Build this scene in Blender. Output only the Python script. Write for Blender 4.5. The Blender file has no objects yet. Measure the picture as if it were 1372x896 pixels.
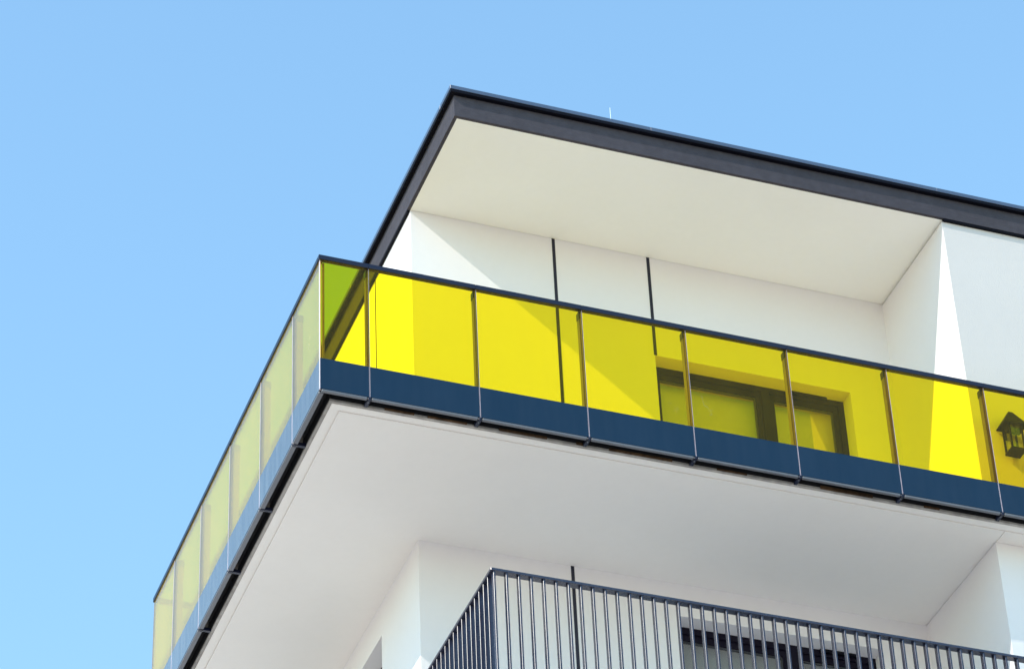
import bpy, bmesh, math, random
from mathutils import Vector, Matrix

random.seed(7)
S = bpy.context.scene
COL = S.collection

# ------------------------------------------------------------------ camera
cam_d = bpy.data.cameras.new('camera')
cam = bpy.data.objects.new('camera', cam_d)
COL.objects.link(cam)
RX = (0.94170202, -0.33452113, -0.03595722)      # camera right   (world X, Y, Z)
DN = (0.17863462, 0.58769115, -0.78911899)       # camera down
FW = (0.28510872, 0.73669175, 0.613187)          # camera forward
Rm = Matrix((RX, [-v for v in DN], [-v for v in FW])).transposed()
cam.matrix_world = Matrix.Translation((-6.24352514, -20.36829761, -16.03266763)) @ Rm.to_4x4()
cam_d.sensor_fit = 'HORIZONTAL'
cam_d.sensor_width = 36.0
cam_d.lens = 4293.98 / 1372.0 * 36.0
cam_d.shift_x = 13.5 / 1372.0
cam_d.clip_start = 0.1
cam_d.clip_end = 6000
S.camera = cam

# ------------------------------------------------------------------ sky, sun, exposure
TRAVEL = Vector((1.224, 0.404, -1.0)).normalized()     # the way the sunlight travels
elev = math.asin(-TRAVEL.z)
W = bpy.data.worlds.new('World')
S.world = W
W.use_nodes = True
wn = W.node_tree.nodes
bg = wn['Background']
sky = wn.new('ShaderNodeTexSky')
sky.sky_type = 'NISHITA'
sky.sun_disc = False
sky.sun_elevation = elev
sky.sun_rotation = math.atan2(-TRAVEL.x, -TRAVEL.y)
sky.air_density = 1.6
sky.dust_density = 0.0
sky.ozone_density = 3.0
tint = wn.new('ShaderNodeVectorMath')            # white balance of the whole sky
tint.operation = 'MULTIPLY'
tint.inputs[1].default_value = (0.915, 1.06, 1.04)
W.node_tree.links.new(sky.outputs[0], tint.inputs[0])
W.node_tree.links.new(tint.outputs[0], bg.inputs[0])
bg.inputs[1].default_value = 0.15
sun_d = bpy.data.lights.new('sun', 'SUN')
sun_d.energy = 2.0
sun_d.angle = math.radians(0.5)
sun_d.color = (1.0, 0.94, 0.84)
sun = bpy.data.objects.new('sun', sun_d)
COL.objects.link(sun)
sun.location = (-30, -10, 30)
sun.rotation_euler = TRAVEL.to_track_quat('-Z', 'Y').to_euler()

S.view_settings.view_transform = 'Standard'
S.view_settings.look = 'None'
S.view_settings.exposure = 1.0
S.view_settings.gamma = 1.0
S.view_settings.use_curve_mapping = False
S.render.engine = 'CYCLES'
S.cycles.use_denoising = True
S.cycles.max_bounces = 14
S.cycles.diffuse_bounces = 7
S.cycles.glossy_bounces = 6
S.cycles.transparent_max_bounces = 24
S.cycles.sample_clamp_indirect = 8

# ------------------------------------------------------------------ materials
def nt(name):
    m = bpy.data.materials.new(name)
    m.use_nodes = True
    t = m.node_tree
    return m, t.nodes, t.links, t.nodes['Principled BSDF']

def plaster(name, col, var=0.03, bump=0.25, fine=260.0, rough=0.9, stain=0.0):
    """rendered wall: grain relief, faint trowel clouds, faint dirt"""
    m, n, l, p = nt(name)
    p.inputs['Roughness'].default_value = rough
    p.inputs['Specular IOR Level'].default_value = 0.2
    g = n.new('ShaderNodeNewGeometry')
    n1 = n.new('ShaderNodeTexNoise'); n1.inputs['Scale'].default_value = 1.3; n1.inputs['Detail'].default_value = 5
    n2 = n.new('ShaderNodeTexNoise'); n2.inputs['Scale'].default_value = fine; n2.inputs['Detail'].default_value = 3
    n3 = n.new('ShaderNodeTexNoise'); n3.inputs['Scale'].default_value = 14; n3.inputs['Detail'].default_value = 4
    for k in (n1, n2, n3):
        l.new(g.outputs['Position'], k.inputs['Vector'])
    r = n.new('ShaderNodeMapRange')
    r.inputs['From Min'].default_value = 0.3; r.inputs['From Max'].default_value = 0.7
    r.inputs['To Min'].default_value = 1.0 - var; r.inputs['To Max'].default_value = 1.0 + var * 0.4
    l.new(n1.outputs['Fac'], r.inputs['Value'])
    r2 = n.new('ShaderNodeMapRange')
    r2.inputs['From Min'].default_value = 0.3; r2.inputs['From Max'].default_value = 0.7
    r2.inputs['To Min'].default_value = 1.0 - var * 0.8 - stain; r2.inputs['To Max'].default_value = 1.0
    l.new(n3.outputs['Fac'], r2.inputs['Value'])
    mu = n.new('ShaderNodeMath'); mu.operation = 'MULTIPLY'
    l.new(r.outputs[0], mu.inputs[0]); l.new(r2.outputs[0], mu.inputs[1])
    vm = n.new('ShaderNodeVectorMath'); vm.operation = 'SCALE'
    vm.inputs[0].default_value = col
    l.new(mu.outputs[0], vm.inputs['Scale'])
    l.new(vm.outputs[0], p.inputs['Base Color'])
    b = n.new('ShaderNodeBump'); b.inputs['Strength'].default_value = bump; b.inputs['Distance'].default_value = 0.004
    l.new(n2.outputs['Fac'], b.inputs['Height'])
    b2 = n.new('ShaderNodeBump'); b2.inputs['Strength'].default_value = 0.05; b2.inputs['Distance'].default_value = 0.02
    l.new(n3.outputs['Fac'], b2.inputs['Height']); l.new(b.outputs[0], b2.inputs['Normal'])
    l.new(b2.outputs[0], p.inputs['Normal'])
    return m

def metal(name, col, rough=0.4, metallic=0.0, spec=0.5, var=0.15):
    m, n, l, p = nt(name)
    p.inputs['Metallic'].default_value = metallic
    p.inputs['Specular IOR Level'].default_value = spec
    g = n.new('ShaderNodeNewGeometry')
    k = n.new('ShaderNodeTexNoise'); k.inputs['Scale'].default_value = 9; k.inputs['Detail'].default_value = 5
    l.new(g.outputs['Position'], k.inputs['Vector'])
    r = n.new('ShaderNodeMapRange')
    r.inputs['To Min'].default_value = 1 - var; r.inputs['To Max'].default_value = 1 + var
    l.new(k.outputs['Fac'], r.inputs['Value'])
    vm = n.new('ShaderNodeVectorMath'); vm.operation = 'SCALE'; vm.inputs[0].default_value = col
    l.new(r.outputs[0], vm.inputs['Scale']); l.new(vm.outputs[0], p.inputs['Base Color'])
    r2 = n.new('ShaderNodeMapRange')
    r2.inputs['To Min'].default_value = rough * 0.8; r2.inputs['To Max'].default_value = min(1, rough * 1.25)
    l.new(k.outputs['Fac'], r2.inputs['Value']); l.new(r2.outputs[0], p.inputs['Roughness'])
    return m

M = {}
M['white'] = plaster('white_render', (0.80, 0.765, 0.785), var=0.015)
M['coarse'] = plaster('coarse_pale_render', (0.66, 0.61, 0.595), var=0.02, bump=0.7, fine=70)
M['cream'] = plaster('cream_soffit_render', (0.93, 0.905, 0.875), var=0.014, bump=0.15)
M['soffit'] = plaster('pale_grey_soffit_render', (0.85, 0.81, 0.785), var=0.016, bump=0.15)
M['lip'] = plaster('raw_render_edge', (0.46, 0.43, 0.41), var=0.25, bump=1.0, fine=90, stain=0.15)
M['deck'] = plaster('terrace_paving', (0.72, 0.65, 0.58), var=0.08)
M['ground'] = plaster('pale_paving', (0.60, 0.49, 0.39), var=0.12, fine=30)
M['dark_edge'] = metal('black_membrane_gap_shade', (0.010, 0.010, 0.014), 0.7, var=0.5)  # membrane black, also imitating the shade in the slab gap
M['coping'] = metal('navy_sheet_metal', (0.065, 0.095, 0.165), 0.35, spec=0.6, var=0.1)
M['black'] = metal('black_flashing', (0.004, 0.004, 0.009), 0.6, spec=0.1)
M['rail'] = metal('navy_powder_coat', (0.010, 0.013, 0.034), 0.35, spec=0.35)
M['railing'] = metal('anthracite_powder_coat', (0.024, 0.027, 0.054), 0.26, spec=0.7)
M['alu'] = metal('grey_aluminium', (0.13, 0.135, 0.16), 0.45, metallic=0.0)
M['post'] = metal('brushed_aluminium', (0.22, 0.19, 0.17), 0.45, metallic=0.0)
M['frame'] = metal('dark_window_frame', (0.008, 0.006, 0.016), 0.55, spec=0.12)
M['bead'] = metal('window_bead', (0.05, 0.05, 0.06), 0.5)
M['bounce_lit_blind'] = plaster('bounce_lit_interior', (0.86, 0.70, 0.58), var=0.08, bump=0.1)  # blind colour made warm and pale to imitate light bounced off the deck
M['joint'] = metal('dark_joint', (0.006, 0.006, 0.022), 0.6)
M['rod'] = metal('bright_steel', (0.85, 0.9, 0.95), 0.35, metallic=0.2)
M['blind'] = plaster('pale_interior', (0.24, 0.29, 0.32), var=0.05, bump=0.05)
M['insul'] = plaster('brown_raw_board', (0.13, 0.075, 0.04), var=0.5, bump=0.6, fine=60, stain=0.3)

def fascia_mat():
    m = plaster('anthracite_fascia_render', (0.072, 0.066, 0.082), var=0.12, bump=1.0, fine=120, stain=0.08)
    n, l = m.node_tree.nodes, m.node_tree.links
    p = n['Principled BSDF']
    # long horizontal trowel streaks: relief only
    g = n.new('ShaderNodeNewGeometry')
    mp = n.new('ShaderNodeMapping'); mp.inputs['Scale'].default_value = (2.5, 2.5, 70)
    w = n.new('ShaderNodeTexNoise'); w.inputs['Scale'].default_value = 1.6; w.inputs['Detail'].default_value = 4
    l.new(g.outputs['Position'], mp.inputs[0]); l.new(mp.outputs[0], w.inputs['Vector'])
    b = n.new('ShaderNodeBump'); b.inputs['Strength'].default_value = 0.6; b.inputs['Distance'].default_value = 0.006
    l.new(w.outputs['Fac'], b.inputs['Height'])
    old = p.inputs['Normal'].links[0].from_socket
    l.new(old, b.inputs['Normal']); l.new(b.outputs[0], p.inputs['Normal'])
    return m
M['fascia'] = fascia_mat()

def schlick(n, l, f0=0.04):
    """fresnel from the absolute facing angle: the same on both sides of a pane"""
    g = n.new('ShaderNodeNewGeometry')
    d = n.new('ShaderNodeVectorMath'); d.operation = 'DOT_PRODUCT'
    l.new(g.outputs['Normal'], d.inputs[0]); l.new(g.outputs['Incoming'], d.inputs[1])
    a = n.new('ShaderNodeMath'); a.operation = 'ABSOLUTE'; l.new(d.outputs['Value'], a.inputs[0])
    s = n.new('ShaderNodeMath'); s.operation = 'SUBTRACT'; s.inputs[0].default_value = 1; s.use_clamp = True
    l.new(a.outputs[0], s.inputs[1])
    p = n.new('ShaderNodeMath'); p.operation = 'POWER'; p.inputs[1].default_value = 5; l.new(s.outputs[0], p.inputs[0])
    q = n.new('ShaderNodeMath'); q.operation = 'MULTIPLY_ADD'; q.inputs[1].default_value = 1 - f0; q.inputs[2].default_value = f0
    l.new(p.outputs[0], q.inputs[0])
    return q.outputs[0]

def veil(n, l, k):
    """share of fine dust covering a pane: grows towards grazing angles"""
    g = n.new('ShaderNodeNewGeometry')
    d = n.new('ShaderNodeVectorMath'); d.operation = 'DOT_PRODUCT'
    l.new(g.outputs['Normal'], d.inputs[0]); l.new(g.outputs['Incoming'], d.inputs[1])
    a = n.new('ShaderNodeMath'); a.operation = 'ABSOLUTE'; l.new(d.outputs['Value'], a.inputs[0])
    m = n.new('ShaderNodeMath'); m.operation = 'MAXIMUM'; m.inputs[1].default_value = 0.08
    l.new(a.outputs[0], m.inputs[0])
    w = n.new('ShaderNodeMath'); w.operation = 'POWER'; w.inputs[1].default_value = 2
    l.new(m.outputs[0], w.inputs[0])
    q = n.new('ShaderNodeMath'); q.operation = 'DIVIDE'; q.inputs[0].default_value = k; q.use_clamp = True
    l.new(w.outputs[0], q.inputs[1])
    # uneven: rain-run dust, streaked downwards, different on every pane
    oi = n.new('ShaderNodeObjectInfo')
    mp = n.new('ShaderNodeMapping'); mp.inputs['Scale'].default_value = (9, 9, 1.3)
    ad = n.new('ShaderNodeVectorMath'); ad.operation = 'ADD'
    l.new(g.outputs['Position'], mp.inputs[0]); l.new(mp.outputs[0], ad.inputs[0]); l.new(oi.outputs['Random'], ad.inputs[1])
    ns = n.new('ShaderNodeTexNoise'); ns.inputs['Scale'].default_value = 1.4; ns.inputs['Detail'].default_value = 6
    l.new(ad.outputs[0], ns.inputs['Vector'])
    mr = n.new('ShaderNodeMapRange')
    mr.inputs['From Min'].default_value = 0.3; mr.inputs['From Max'].default_value = 0.75
    mr.inputs['To Min'].default_value = 0.80; mr.inputs['To Max'].default_value = 1.25
    l.new(ns.outputs['Fac'], mr.inputs['Value'])
    z = n.new('ShaderNodeMath'); z.operation = 'MULTIPLY'; z.use_clamp = True
    l.new(q.outputs[0], z.inputs[0]); l.new(mr.outputs[0], z.inputs[1])
    return z.outputs[0]

def glass(name, tint, f0=0.04, diff=None, diff_fac=0.0, rough=0.0):
    m = bpy.data.materials.new(name)
    m.use_nodes = True
    n, l = m.node_tree.nodes, m.node_tree.links
    n.clear()
    out = n.new('ShaderNodeOutputMaterial')
    tr = n.new('ShaderNodeBsdfTransparent'); tr.inputs[0].default_value = (*tint, 1)
    gl = n.new('ShaderNodeBsdfGlossy'); gl.inputs['Roughness'].default_value = rough
    gl.inputs[0].default_value = (1, 1, 1, 1)
    body = tr.outputs[0]
    if diff:
        df = n.new('ShaderNodeBsdfDiffuse'); df.inputs[0].default_value = (*diff, 1)
        tl = n.new('ShaderNodeBsdfTranslucent'); tl.inputs[0].default_value = (*diff, 1)
        mm = n.new('ShaderNodeMixShader'); mm.inputs[0].default_value = 0.68
        l.new(df.outputs[0], mm.inputs[1]); l.new(tl.outputs[0], mm.inputs[2])
        ms = n.new('ShaderNodeMixShader'); l.new(veil(n, l, diff_fac), ms.inputs[0])
        l.new(tr.outputs[0], ms.inputs[1]); l.new(mm.outputs[0], ms.inputs[2])
        body = ms.outputs[0]
    mx = n.new('ShaderNodeMixShader')
    l.new(schlick(n, l, f0), mx.inputs[0])
    l.new(body, mx.inputs[1]); l.new(gl.outputs[0], mx.inputs[2])
    l.new(mx.outputs[0], out.inputs[0])
    return m
M['yellow'] = glass('yellow_laminated_glass', (0.998, 0.892, 0.06), 0.010, (1.0, 0.80, 0.42), 0.0125)
M['pane'] = glass('clear_window_glass', (0.92, 0.93, 0.92), 0.15)

def enamel():
    m, n, l, p = nt('blue_enamelled_glass')
    g = n.new('ShaderNodeNewGeometry')
    k = n.new('ShaderNodeTexNoise'); k.inputs['Scale'].default_value = 3; k.inputs['Detail'].default_value = 6
    l.new(g.outputs['Position'], k.inputs['Vector'])
    c = n.new('ShaderNodeMix'); c.data_type = 'RGBA'
    c.inputs['A'].default_value = (0.003, 0.023, 0.055, 1); c.inputs['B'].default_value = (0.004, 0.027, 0.066, 1)
    l.new(k.outputs['Fac'], c.inputs['Factor']); l.new(c.outputs['Result'], p.inputs['Base Color'])
    p.inputs['Roughness'].default_value = 0.03
    p.inputs['Specular IOR Level'].default_value = 0.0
    df = n.new('ShaderNodeBsdfDiffuse'); df.inputs[0].default_value = (0.72, 0.76, 0.80, 1)
    mx = n.new('ShaderNodeMixShader')
    l.new(veil(n, l, 0.0075), mx.inputs[0])
    l.new(p.outputs[0], mx.inputs[1]); l.new(df.outputs[0], mx.inputs[2])
    gl = n.new('ShaderNodeBsdfGlossy'); gl.inputs['Roughness'].default_value = 0.02
    gl.inputs[0].default_value = (1, 1, 1, 1)
    m2 = n.new('ShaderNodeMixShader')
    l.new(schlick(n, l, 0.014), m2.inputs[0])
    l.new(mx.outputs[0], m2.inputs[1]); l.new(gl.outputs[0], m2.inputs[2])
    l.new(m2.outputs[0], n['Material Output'].inputs[0])
    return m
M['enamel'] = enamel()
M['glass_edge'] = metal('polished_glass_edge', (0.78, 0.66, 0.72), 0.15, spec=0.8)
M['amber_edge'] = metal('amber_glass_edge', (0.06, 0.02, 0.03), 0.3, spec=0.8, var=0.4)
M['smear'] = glass('dried_smear', (0.97, 0.96, 0.9), 0.01, (0.75, 0.76, 0.60), 0.10)

# ------------------------------------------------------------------ mesh helpers
def box(bm, x0, x1, y0, y1, z0, z1, mi=0):
    vs = [bm.verts.new(v) for v in ((x0, y0, z0), (x1, y0, z0), (x1, y1, z0), (x0, y1, z0),
                                    (x0, y0, z1), (x1, y0, z1), (x1, y1, z1), (x0, y1, z1))]
    for q in ((0, 3, 2, 1), (4, 5, 6, 7), (0, 1, 5, 4), (1, 2, 6, 5), (2, 3, 7, 6), (3, 0, 4, 7)):
        f = bm.faces.new([vs[i] for i in q]); f.material_index = mi
    return vs

def prism(bm, pts, z0, z1):
    lo = [bm.verts.new((x, y, z0)) for x, y in pts]
    hi = [bm.verts.new((x, y, z1)) for x, y in pts]
    bm.faces.new(lo[::-1]); bm.faces.new(hi)
    for i in range(len(pts)):
        j = (i + 1) % len(pts)
        bm.faces.new((lo[i], lo[j], hi[j], hi[i]))

def bevel(bm, w, seg=2):
    bmesh.ops.bevel(bm, geom=bm.edges[:], offset=w, segments=seg, profile=0.6, affect='EDGES')

def world_loc(o):
    v = Vector((0, 0, 0))
    while o:
        v += Vector(o['_w']) if '_w' in o else o.location
        o = None
    return v

def obj(name, bm, mats, parent=None, origin=None, label=None):
    """bm holds world coordinates; origin = where the object's own origin goes (world)"""
    if not isinstance(mats, (list, tuple)):
        mats = [mats]
    bmesh.ops.recalc_face_normals(bm, faces=bm.faces[:])
    if origin is None:
        c = [v.co for v in bm.verts]
        origin = Vector((sum(v.x for v in c), sum(v.y for v in c), sum(v.z for v in c))) / len(c)
    origin = Vector(origin)
    bmesh.ops.translate(bm, verts=bm.verts[:], vec=-origin)
    me = bpy.data.meshes.new(name)
    bm.to_mesh(me); bm.free()
    for m in mats:
        me.materials.append(m)
    o = bpy.data.objects.new(name, me)
    COL.objects.link(o)
    place(o, origin, parent)
    if label:
        o['label'] = label
    return o

POS = {}
def place(o, world, parent):
    POS[o.name] = Vector(world)
    if parent:
        o.parent = parent
        o.location = Vector(world) - POS[parent.name]
    else:
        o.location = world

def thing(name, label, cat, loc, group=None):
    o = bpy.data.objects.new(name, None)
    COL.objects.link(o)
    place(o, Vector(loc), None)
    o['label'] = label; o['category'] = cat
    if group:
        o['group'] = group
    return o

def part_box(name, dims, mat, parent, bev=0.0, label=None):
    bm = bmesh.new(); box(bm, *dims)
    if bev:
        bevel(bm, bev)
    return obj(name, bm, mat, parent, label=label)

def wall_sheet(bm, axis, val, u0, u1, z0, z1, holes, depth, sign):
    """a wall face at axis=val with rectangular openings and their reveals running inward by depth"""
    us = sorted({u0, u1, *[h[0] for h in holes], *[h[1] for h in holes]})
    zs = sorted({z0, z1, *[h[2] for h in holes], *[h[3] for h in holes]})
    P = (lambda u, d, z: (u, val + d * sign, z)) if axis == 'y' else (lambda u, d, z: (val + d * sign, u, z))
    cache = {}
    def V(u, d, z):
        k = (round(u, 5), round(d, 5), round(z, 5))
        if k not in cache:
            cache[k] = bm.verts.new(P(u, d, z))
        return cache[k]
    for i in range(len(us) - 1):
        for j in range(len(zs) - 1):
            uc, zc = (us[i] + us[i + 1]) / 2, (zs[j] + zs[j + 1]) / 2
            if any(h[0] < uc < h[1] and h[2] < zc < h[3] for h in holes):
                continue
            bm.faces.new((V(us[i], 0, zs[j]), V(us[i + 1], 0, zs[j]), V(us[i + 1], 0, zs[j + 1]), V(us[i], 0, zs[j + 1])))
    for a, b, c, d in holes:
        for (p, q) in (((a, c), (b, c)), ((b, c), (b, d)), ((b, d), (a, d)), ((a, d), (a, c))):
            bm.faces.new((V(p[0], 0, p[1]), V(q[0], 0, q[1]), V(q[0], depth, q[1]), V(p[0], depth, p[1])))

# ------------------------------------------------------------------ ground
GZ = -17.6
bm = bmesh.new()
vs = [bm.verts.new(v) for v in ((-1500, -1500, GZ), (1500, -1500, GZ), (1500, 1500, GZ), (-1500, 1500, GZ))]
bm.faces.new(vs)
g = obj('ground', bm, M['ground'])
g['kind'] = 'structure'

# ------------------------------------------------------------------ the building
WX, WY = 1.475, 1.86           # left wall plane, recessed front wall plane
FX = 6.455                     # side face of the projecting wall on the right
ZR, ZS = 3.78, -0.03           # roof soffit, terrace slab soffit
XE, YE = 13.0, 14.0
ST = 2.95                      # storey height
NST = 6
B = thing('apartment_building', 'white rendered apartment block with dark roof edge and jutting corner terrace', 'building', (WX, WY, GZ))

holes_f = [(3.92, 5.97, 0.28 - ST * k, 2.57 - ST * k) for k in range(NST)]
bm = bmesh.new()
wall_sheet(bm, 'y', WY, WX, FX + .05, GZ + .02, ZR - .002, holes_f, 0.165, 1)
obj('front_wall', bm, M['white'], B)
holes_s = [(2.925, 4.975, 0.28 - ST * k, 2.57 - ST * k) for k in range(NST)]
bm = bmesh.new()
wall_sheet(bm, 'x', WX, WY, YE - .02, GZ + .02, ZR - .004, holes_s, 0.165, 1)
obj('side_wall', bm, M['white'], B)
bm = bmesh.new(); box(bm, FX, XE - .05, 0.485, 3.0, 0.255, ZR - .022)
bm.normal_update()
for f in bm.faces:
    f.material_index = 1 if abs(f.calc_center_median().y - 0.485) < 1e-4 else 0
obj('projecting_wall', bm, [M['white'], M['coarse']], B)
part_box('projecting_wall', (FX, XE - .05, 0.42, 3.0, GZ + .03, ZS - .003), M['white'], B)
part_box('rear_wall', (WX + .3, XE - .05, YE - .3, YE - .03, GZ + .03, ZR - .03), M['white'], B)
part_box('end_wall', (XE - .35, XE - .06, 3.0, YE - .3, GZ + .03, ZR - .03), M['white'], B)
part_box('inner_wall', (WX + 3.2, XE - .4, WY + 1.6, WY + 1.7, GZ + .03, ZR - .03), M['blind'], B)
for k in range(1, NST):       # floors inside and the lower balconies
    z = 0.25 - ST * k
    bmx = bmesh.new()
    prism(bmx, [(WX + .02, WY + .02), (XE - .4, WY + .02), (XE - .4, YE - .4), (WX + .02, YE - .4)], z - .26, z)
    obj('floor', bmx, M['soffit'], B)
    part_box('balcony_slab', (1.53, FX - .003, .15, WY - .002, z - .24, z), M['soffit'], B)

# dark vertical joints in the front wall (recess strips)
def strip(x, z0, z1):
    bm = bmesh.new()
    box(bm, x - .016, x + .016, WY - .003, WY + .01, z0, z1)
    obj('joint_strip', bm, M['joint'], B)
strip(2.936, 0.26, ZR - .004)
strip(3.925, 2.572, ZR - .004)
strip(2.936, -2.69, ZS - .006)
bm = bmesh.new(); box(bm, WX - .003, WX + .01, 2.945, 2.963, 2.60, ZR - .006)
obj('joint_strip', bm, M['joint'], B)

# windows: local u along the wall, d inward, z up
def window_mesh(to, zt, hgt):
    """returns dict of bmeshes in world space through mapping to(u, d, z)"""
    wdt = 2.05
    d0 = 0.165
    zb = zt - hgt
    def bx(bm, u0, u1, a, b, z0, z1):
        vs = box(bm, u0, u1, a, b, z0, z1)
        for v in vs:
            v.co = Vector(to(*v.co))
    fr = bmesh.new()
    bx(fr, 0, wdt, d0, d0 + .07, zt - .065, zt)
    bx(fr, 0, .05, d0, d0 + .07, zb, zt - .065)
    bx(fr, wdt - .06, wdt, d0, d0 + .07, zb, zt - .065)
    bx(fr, 1.17, 1.25, d0, d0 + .07, zb, zt - .065)
    bx(fr, .05, wdt - .05, d0, d0 + .07, zb, zb + .06)
    out = [('frame', fr)]
    for (a, b) in ((.05, 1.17), (1.25, wdt - .06)):
        s = bmesh.new()
        w, w2 = .055, .06
        bx(s, a + .002, b - .002, d0 + .02, d0 + .075, zt - .067 - w2, zt - .067)
        bx(s, a + .002, b - .002, d0 + .02, d0 + .075, zb + .062, zb + .062 + w2)
        bx(s, a + .002, a + w, d0 + .02, d0 + .075, zb + .062 + w2, zt - .067 - w2)
        bx(s, b - w, b - .002, d0 + .02, d0 + .075, zb + .062 + w2, zt - .067 - w2)
        bd = bmesh.new()
        t = .012
        A0, A1, Z0, Z1 = a + w, b - w, zb + .062 + w2, zt - .067 - w2
        bx(bd, A0, A1, d0 + .035, d0 + .055, Z1 - t, Z1)
        bx(bd, A0, A1, d0 + .035, d0 + .055, Z0, Z0 + t)
        bx(bd, A0, A0 + t, d0 + .035, d0 + .055, Z0 + t, Z1 - t)
        bx(bd, A1 - t, A1, d0 + .035, d0 + .055, Z0 + t, Z1 - t)
        pn = bmesh.new()
        bx(pn, A0 + t, A1 - t, d0 + .045, d0 + .049, Z0 + t, Z1 - t)
        out.append(('sash', s)); out.append(('glazing_bead', bd)); out.append(('pane', pn))
    v = bmesh.new()
    bx(v, 1.48, 1.86, d0 - .03, d0 - .001, zt - .034, zt - .003)
    out.append(('vent_grille', v))
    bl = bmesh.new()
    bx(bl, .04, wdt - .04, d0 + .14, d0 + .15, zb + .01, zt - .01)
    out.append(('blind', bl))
    return out

WM = {'sash': 'frame', 'glazing_bead': 'bead', 'pane': 'pane', 'vent_grille': 'black', 'blind': 'blind'}
def make_window(to, zt, WM=WM):
    items = window_mesh(to, zt, 2.29)
    root = obj('window', items[0][1], M['frame'], B)
    for nm, b in items[1:]:
        obj(nm, b, M[WM[nm]], root)
    return root
def copy_window(src, dz):
    c = src.copy(); COL.objects.link(c); c.parent = B
    c.location = src.location + Vector((0, 0, dz))
    for ch in src.children:
        d = ch.copy(); COL.objects.link(d); d.parent = c
def f0(u, d, z):
    return (3.92 + u, WY + d, z)
def f1(u, d, z):
    return (WX + d, 2.925 + u, z)
make_window(f0, 2.57, dict(WM, blind='bounce_lit_blind'))
make_window(f1, 2.57, dict(WM, blind='bounce_lit_blind'))
w0 = make_window(f0, 2.57 - ST)
w1 = make_window(f1, 2.57 - ST)
for k in range(1, NST - 1):
    copy_window(w0, -ST * k)
    copy_window(w1, -ST * k)

# roof: fascia block, soffit, coping
RX0, RY0 = 1.443, 0.450
bm = bmesh.new(); box(bm, RX0, XE, RY0, YE, ZR + .012, 4.0305)
roof = obj('roof', bm, M['fascia'], B)
# fascia skirt under the block: a lip that ends at the soffit line
bm = bmesh.new()
prism(bm, [(RX0, RY0), (XE, RY0), (XE, RY0 + .034), (RX0 + .034, RY0 + .034), (RX0 + .034, YE), (RX0, YE)], ZR - .001, ZR + .0119)
obj('drip_edge', bm, M['fascia'], roof)
bm = bmesh.new(); prism(bm, [(RX0 + .0345, RY0 + .0345), (FX + .03, RY0 + .0345), (FX + .03, WY + .03), (RX0 + .0345, WY + .03)], ZR, ZR + .0118)
obj('soffit', bm, M['cream'], roof)
# dark gap above the walls
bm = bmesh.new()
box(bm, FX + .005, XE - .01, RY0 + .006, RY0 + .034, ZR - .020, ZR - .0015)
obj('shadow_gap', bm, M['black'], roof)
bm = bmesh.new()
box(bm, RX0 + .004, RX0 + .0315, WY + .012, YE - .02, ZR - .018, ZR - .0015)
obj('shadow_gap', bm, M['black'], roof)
bm = bmesh.new(); box(bm, RX0 - .047, XE + .047, RY0 - .047, YE + .047, 4.031, 4.062)
obj('edge_profile', bm, M['black'], roof)
OV = .052
x, ns = RX0 - OV, 0
segs = [(RX0 - OV, 3.4), (3.401, 6.4), (6.401, 9.4), (9.401, XE + OV)]
for a, b in segs:             # sheet metal coping in lengths
    bm = bmesh.new(); box(bm, a, b, RY0 - OV, RY0 + .25, 4.0625, 4.106)
    bevel(bm, .002, 1)
    obj('coping', bm, M['coping'], roof)
for a, b in ((RY0 + .251, 3.5), (3.501, 6.5), (6.501, 9.5), (9.501, YE + OV)):
    bm = bmesh.new(); box(bm, RX0 - OV, RX0 + .25, a, b, 4.0625, 4.106)
    bevel(bm, .002, 1)
    obj('coping', bm, M['coping'], roof)
part_box('roof_membrane', (RX0 + .26, XE, RY0 + .26, YE, 4.02, 4.05), M['dark_edge'], roof)

# terrace slab: core (black to imitate shade in the gap) with a raw lip, soffit field and a drip groove
E0 = .121
YT = 5.62                      # rear end of the terrace on the left side
def L(d, t=None):
    """L-shaped outline of the terrace at inset d"""
    return [(d, d), (XE - .1, d), (XE - .1, WY + .1), (WX + .06, WY + .1), (WX + .06, YT), (d, YT)]
bm = bmesh.new(); prism(bm, L(E0 + .003), ZS + .0125, .20)
slab = obj('terrace_slab', bm, M['dark_edge'], B)
def ring(d0, d1):
    return [(d0, d0), (XE - .1, d0), (XE - .1, d1), (d1, d1), (d1, YT), (d0, YT)]
bm = bmesh.new(); prism(bm, ring(E0, E0 + .028), ZS - .001, ZS + .02)
obj('raw_edge', bm, M['lip'], slab)
bm = bmesh.new(); prism(bm, ring(E0 + .0285, .220), ZS - .005, ZS + .0122)
obj('soffit_border', bm, M['soffit'], slab)
bm = bmesh.new(); prism(bm, ring(.2205, .2395), ZS + .006, ZS + .012)
obj('drip_groove', bm, M['soffit'], slab)
bm = bmesh.new()
prism(bm, [(.240, .240), (FX - .02, .240), (FX - .02, WY + .02), (WX + .02, WY + .02), (WX + .02, YT), (.240, YT)], ZS - .005, ZS + .0122)
obj('soffit', bm, M['soffit'], slab)
part_box('soffit_bead', (FX - .0195, FX + .004, .241, WY + .01, ZS + .0005, ZS + .0120), M['soffit'], slab)
part_box('soffit', (FX + .006, XE - .1, .240, .418, ZS - .005, ZS + .0120), M['soffit'], slab)
bm = bmesh.new(); prism(bm, L(E0 + .02), .2005, .245)
obj('terrace_paving', bm, M['deck'], slab)
bm = bmesh.new(); prism(bm, ring(.050, E0 + .0025), .10, .13)
obj('gap_shade_sheet', bm, M['dark_edge'], slab)  # black sheet added to stand for the shade inside the gap
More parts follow.
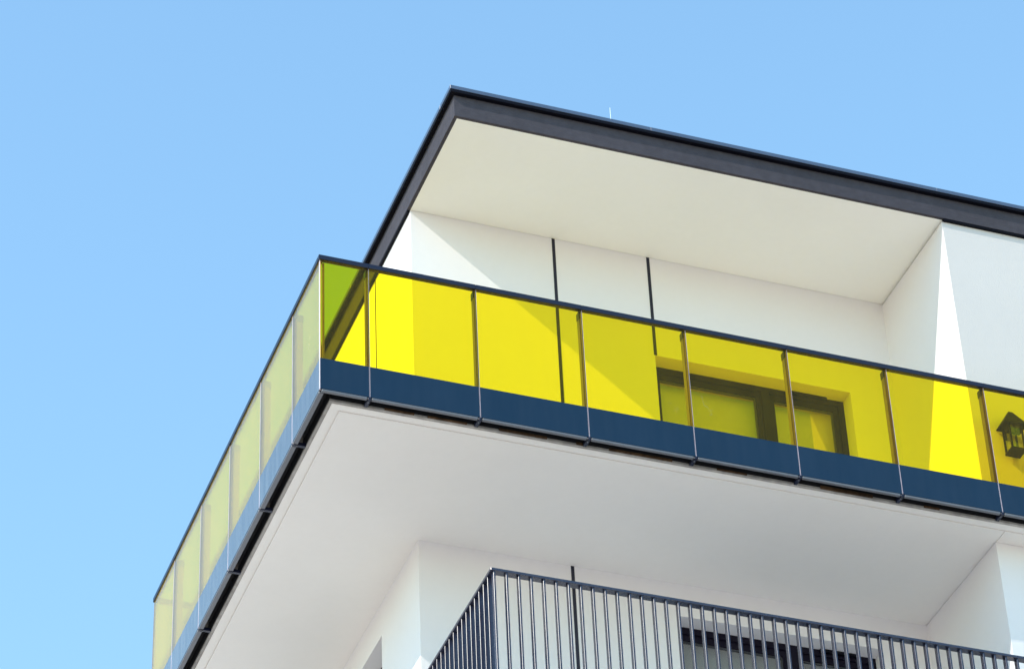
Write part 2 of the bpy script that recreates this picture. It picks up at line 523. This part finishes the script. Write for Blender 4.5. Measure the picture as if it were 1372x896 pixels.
# scraps of brown board showing in the gap along the front
for a, b in ((.60, .86), (.98, 1.33), (1.62, 2.05), (2.32, 2.38), (2.62, 3.2), (3.62, 3.9), (4.6, 5.1), (5.6, 5.75)):
    part_box('brown_board', (a, b, E0 - .012 - random.random() * .006, E0 + .002, ZS + .003, ZS + .016 + random.random() * .02), M['insul'], slab)

# ------------------------------------------------------------------ yellow glass balustrade
BA = thing('glass_balustrade', 'yellow glass balustrade with blue lower band running round the corner terrace', 'balustrade', (0.05, 0.05, 0))
GT = .017                      # glass thickness
ZB, ZM, ZT = -.012, .305, 1.362
FJ = [0.0, .434, 1.412, 2.395, 3.378, 4.360, 5.340, 6.318, 7.30, 8.28, 9.26, 10.24, 11.22, 12.2]
SJ = [0.0, .812, 1.812, 2.825, 3.825, 4.800, 5.58]
GAP = .003

def panel(u0, u1, kind):
    """kind f: front row (along x at y=0); s: side row (along y at x=0); r: rear return"""
    def tob(bm, a, b, d0, d1, z0, z1):
        if kind == 'f':
            box(bm, a, b, d0, d1, z0, z1)
        elif kind == 's':
            box(bm, d0, d1, a, b, z0, z1)
        else:
            box(bm, a, b, 5.58 - d1, 5.58 - d0, z0, z1)
    e = .008 if kind == 's' else .0016
    ea = .003 if kind == 's' else .0016
    bm = bmesh.new(); tob(bm, u0 + e, u1 - ea, 0, GT, ZM, ZT)
    p = obj('glass_panel', bm, M['yellow'], BA)
    bm = bmesh.new(); tob(bm, u0 + e, u1 - ea, 0, GT, ZB, ZM - .0005)
    obj('blue_band', bm, M['enamel'], p)
    bm = bmesh.new(); tob(bm, u0, u0 + e - .0002, .0005, GT - .0005, ZB, ZT)
    obj('glass_edge', bm, M['glass_edge'], p)
    bm = bmesh.new(); tob(bm, u1 - ea + .0002, u1, .0005, GT - .0005, ZM, ZT)
    obj('glass_edge', bm, M['amber_edge'], p)
    bm = bmesh.new(); tob(bm, u1 - ea + .0002, u1, .0005, GT - .0005, ZB, ZM - .001)
    obj('glass_edge', bm, M['glass_edge'], p)
    # handrail length and bottom channel of this panel
    bm = bmesh.new(); tob(bm, u0 + (-GAP if u0 > .05 else (-.012 if kind == 'f' else .017)), u1 + GAP - .0014, -.012, .034, ZT + .001, ZT + .048)
    bevel(bm, .004, 2)
    obj('handrail', bm, M['rail'], BA)
    bm = bmesh.new(); tob(bm, u0 + .018, u1 - .018, .002, .032 if kind == 'f' else .044, ZB - .022, ZB - .001)
    bevel(bm, .003, 1)
    obj('bottom_channel', bm, M['alu'], BA)

for i in range(len(FJ) - 1):
    panel(FJ[i] + (GAP if i else 0), FJ[i + 1] - GAP, 'f')
for i in range(len(SJ) - 1):
    panel(SJ[i] + (GAP if i else GT + .004), SJ[i + 1] - GAP, 's')
panel(.03, .74, 'r'); panel(.752, WX - .01, 'r')

def post(x, y, kind):
    """flat aluminium post with a dark head and a foot bracket fixed to the slab edge"""
    def tob(bm, a, b, d0, d1, z0, z1):
        if kind == 'f':
            box(bm, x + a, x + b, y + d0, y + d1, z0, z1)
        else:
            box(bm, x + d0, x + d1, y + a, y + b, z0, z1)
    bm = bmesh.new(); tob(bm, -.009, .009, .040, .092, .0, 1.30)
    p = obj('post', bm, M['post'], BA)
    bm = bmesh.new(); tob(bm, -.013, .013, .0345, .094, 1.301, 1.372)
    obj('post_head', bm, M['rail'], p)
    bm = bmesh.new(); tob(bm, -.004, .004, .0175, .0395, .05, 1.34)
    obj('gasket', bm, M['amber_edge'], p)
    bm = bmesh.new()
    tob(bm, -.016, .016, .003, E0 - .001, ZB - .024, ZB + .012)
    bevel(bm, .003, 1)
    obj('bracket', bm, M['rail'], p)
    bm = bmesh.new()
    tob(bm, -.009, .001, .034, .046, ZB - .032, ZB - .0245)
    obj('bolt', bm, M['alu'], p)
for xx in FJ[1:-1]:
    post(xx, 0, 'f')
for yy in SJ[1:-1]:
    post(0, yy, 's')
# corner post
bm = bmesh.new(); box(bm, .034, .050, .034, .050, .0, 1.36)
obj('post', bm, M['post'], BA)

# dried smears on the panes
def smear(x0, z0, n, hx, hz, parent, side=None):
    bm = bmesh.new()
    for i in range(n):
        x = x0 + i / n * hx + random.uniform(-.015, .015)
        z = z0 + i / n * hz + random.uniform(-.01, .01)
        a = random.uniform(0, 3.14)
        for k in range(3):
            dx, dz = math.cos(a) * .014, math.sin(a) * .014
            nx, nz = -math.sin(a) * .0014, math.cos(a) * .0014
            y = -.0006
            f = [(x - nx, z - nz), (x + dx - nx, z + dz - nz), (x + dx + nx, z + dz + nz), (x + nx, z + nz)]
            vs = [bm.verts.new((p, y, q) if not side else (y, p, q)) for p, q in f]
            vs2 = [bm.verts.new((p, y + .0004, q) if not side else (y + .0004, p, q)) for p, q in f]
            bm.faces.new(vs); bm.faces.new(vs2[::-1])
            for s in range(4):
                bm.faces.new((vs[s], vs[(s + 1) % 4], vs2[(s + 1) % 4], vs2[s]))
            x += dx; z += dz; a += random.uniform(-1.2, 1.2)
    obj('smear', bm, M['smear'], parent)
smear(3.485, .62, 9, .10, -.17, BA)
smear(3.20, .50, 4, .06, -.10, BA)
smear(.30, .72, 3, .05, -.14, BA, 's')

# ------------------------------------------------------------------ lower balcony railing of flat bars
RL = thing('bar_railing', 'dark metal railing of upright flat bars on the balcony under the terrace', 'railing', (1.48, .08, -2.7))
HX, HY, HZ = 1.480, .080, -1.46
bm = bmesh.new()
prism(bm, [(HX, HY), (7.6, HY), (7.6, HY + .066), (HX + .066, HY + .066), (HX + .066, WY - .004), (HX, WY - .004)], HZ - .026, HZ)
bevel(bm, .003, 1)
obj('handrail', bm, M['railing'], RL)
bm = bmesh.new()
prism(bm, [(HX + .008, HY + .008), (7.6, HY + .008), (7.6, HY + .058), (HX + .058, HY + .058), (HX + .058, WY - .004), (HX + .008, WY - .004)], -2.66, -2.63)
obj('bottom_rail', bm, M['railing'], RL)
bt, bd_ = .017, .050
def baluster_mesh(sx, sy):
    bm = bmesh.new(); box(bm, -sx / 2, sx / 2, -sy / 2, sy / 2, -2.629, HZ - .027)
    bevel(bm, .0015, 1)
    me = bpy.data.meshes.new('baluster'); bm.to_mesh(me); bm.free()
    me.materials.append(M['railing'])
    return me
mf, msd = baluster_mesh(bt, bd_), baluster_mesh(bd_, .012)
def add_bal(me, x, y):
    o = bpy.data.objects.new('baluster', me); COL.objects.link(o)
    place(o, Vector((x, y, 0)), RL)
i = 0
while 1.513 + .1085 * i < 7.58:
    add_bal(mf, 1.513 + .1085 * i + random.uniform(-.0012, .0012), HY + .033)
    i += 1
i = 1
while HY + .008 + .1085 * i < WY - .03:
    add_bal(msd, HX + .033, HY + .008 + .1085 * i + random.uniform(-.0012, .0012))
    i += 1

# ------------------------------------------------------------------ lightning rod, wall lamp
LR = thing('lightning_rod', 'thin pale lightning rod standing on the roof edge', 'lightning rod', (3.262, 1.0, 4.051))
bm = bmesh.new()
bmesh.ops.create_cone(bm, cap_ends=True, segments=8, radius1=.0065, radius2=.003, depth=.74)
bmesh.ops.translate(bm, verts=bm.verts[:], vec=(3.262, 1.0, 4.09 + .37))
obj('rod', bm, M['rod'], LR)
part_box('foot', (3.20, 3.324, .94, 1.06, 4.051, 4.089), M['dark_edge'], LR, .006)

WL = thing('wall_lamp', 'dark wall lamp with a peaked cap on the white wall behind the yellow glass', 'lamp', (6.78, .484, 1.2))
bm = bmesh.new()
# peaked cap: a low pyramid
cxl, cyl = 6.80, .39
base = [bm.verts.new((cxl + a, cyl + b, 1.285)) for a, b in ((-.12, -.085), (.12, -.085), (.12, .085), (-.12, .085))]
b2 = [bm.verts.new((cxl + a, cyl + b, 1.297)) for a, b in ((-.12, -.085), (.12, -.085), (.12, .085), (-.12, .085))]
top = [bm.verts.new((cxl + a, cyl + b, 1.46)) for a, b in ((-.02, -.015), (.02, -.015), (.02, .015), (-.02, .015))]
bm.faces.new(base[::-1]); bm.faces.new(top)
for lo, hi in ((base, b2), (b2, top)):
    for s in range(4):
        bm.faces.new((lo[s], lo[(s + 1) % 4], hi[(s + 1) % 4], hi[s]))
obj('lamp_cap', bm, M['frame'], WL)
bm = bmesh.new(); box(bm, cxl - .055, cxl + .055, cyl - .05, cyl + .05, 1.03, 1.284)
obj('lamp_glass', bm, M['pane'], WL)
bm = bmesh.new()
for sx in (-1, 1):
    for sy in (-1, 1):
        box(bm, cxl + sx * .064 - .008, cxl + sx * .064 + .008, cyl + sy * .059 - .008, cyl + sy * .059 + .008, 1.02, 1.2845)
box(bm, cxl - .075, cxl + .075, cyl - .07, cyl + .07, 1.00, 1.02)
obj('lamp_frame', bm, M['frame'], WL)
part_box('wall_plate', (cxl - .04, cxl + .04, cyl + .0855, .4845, 1.20, 1.40), M['frame'], WL)
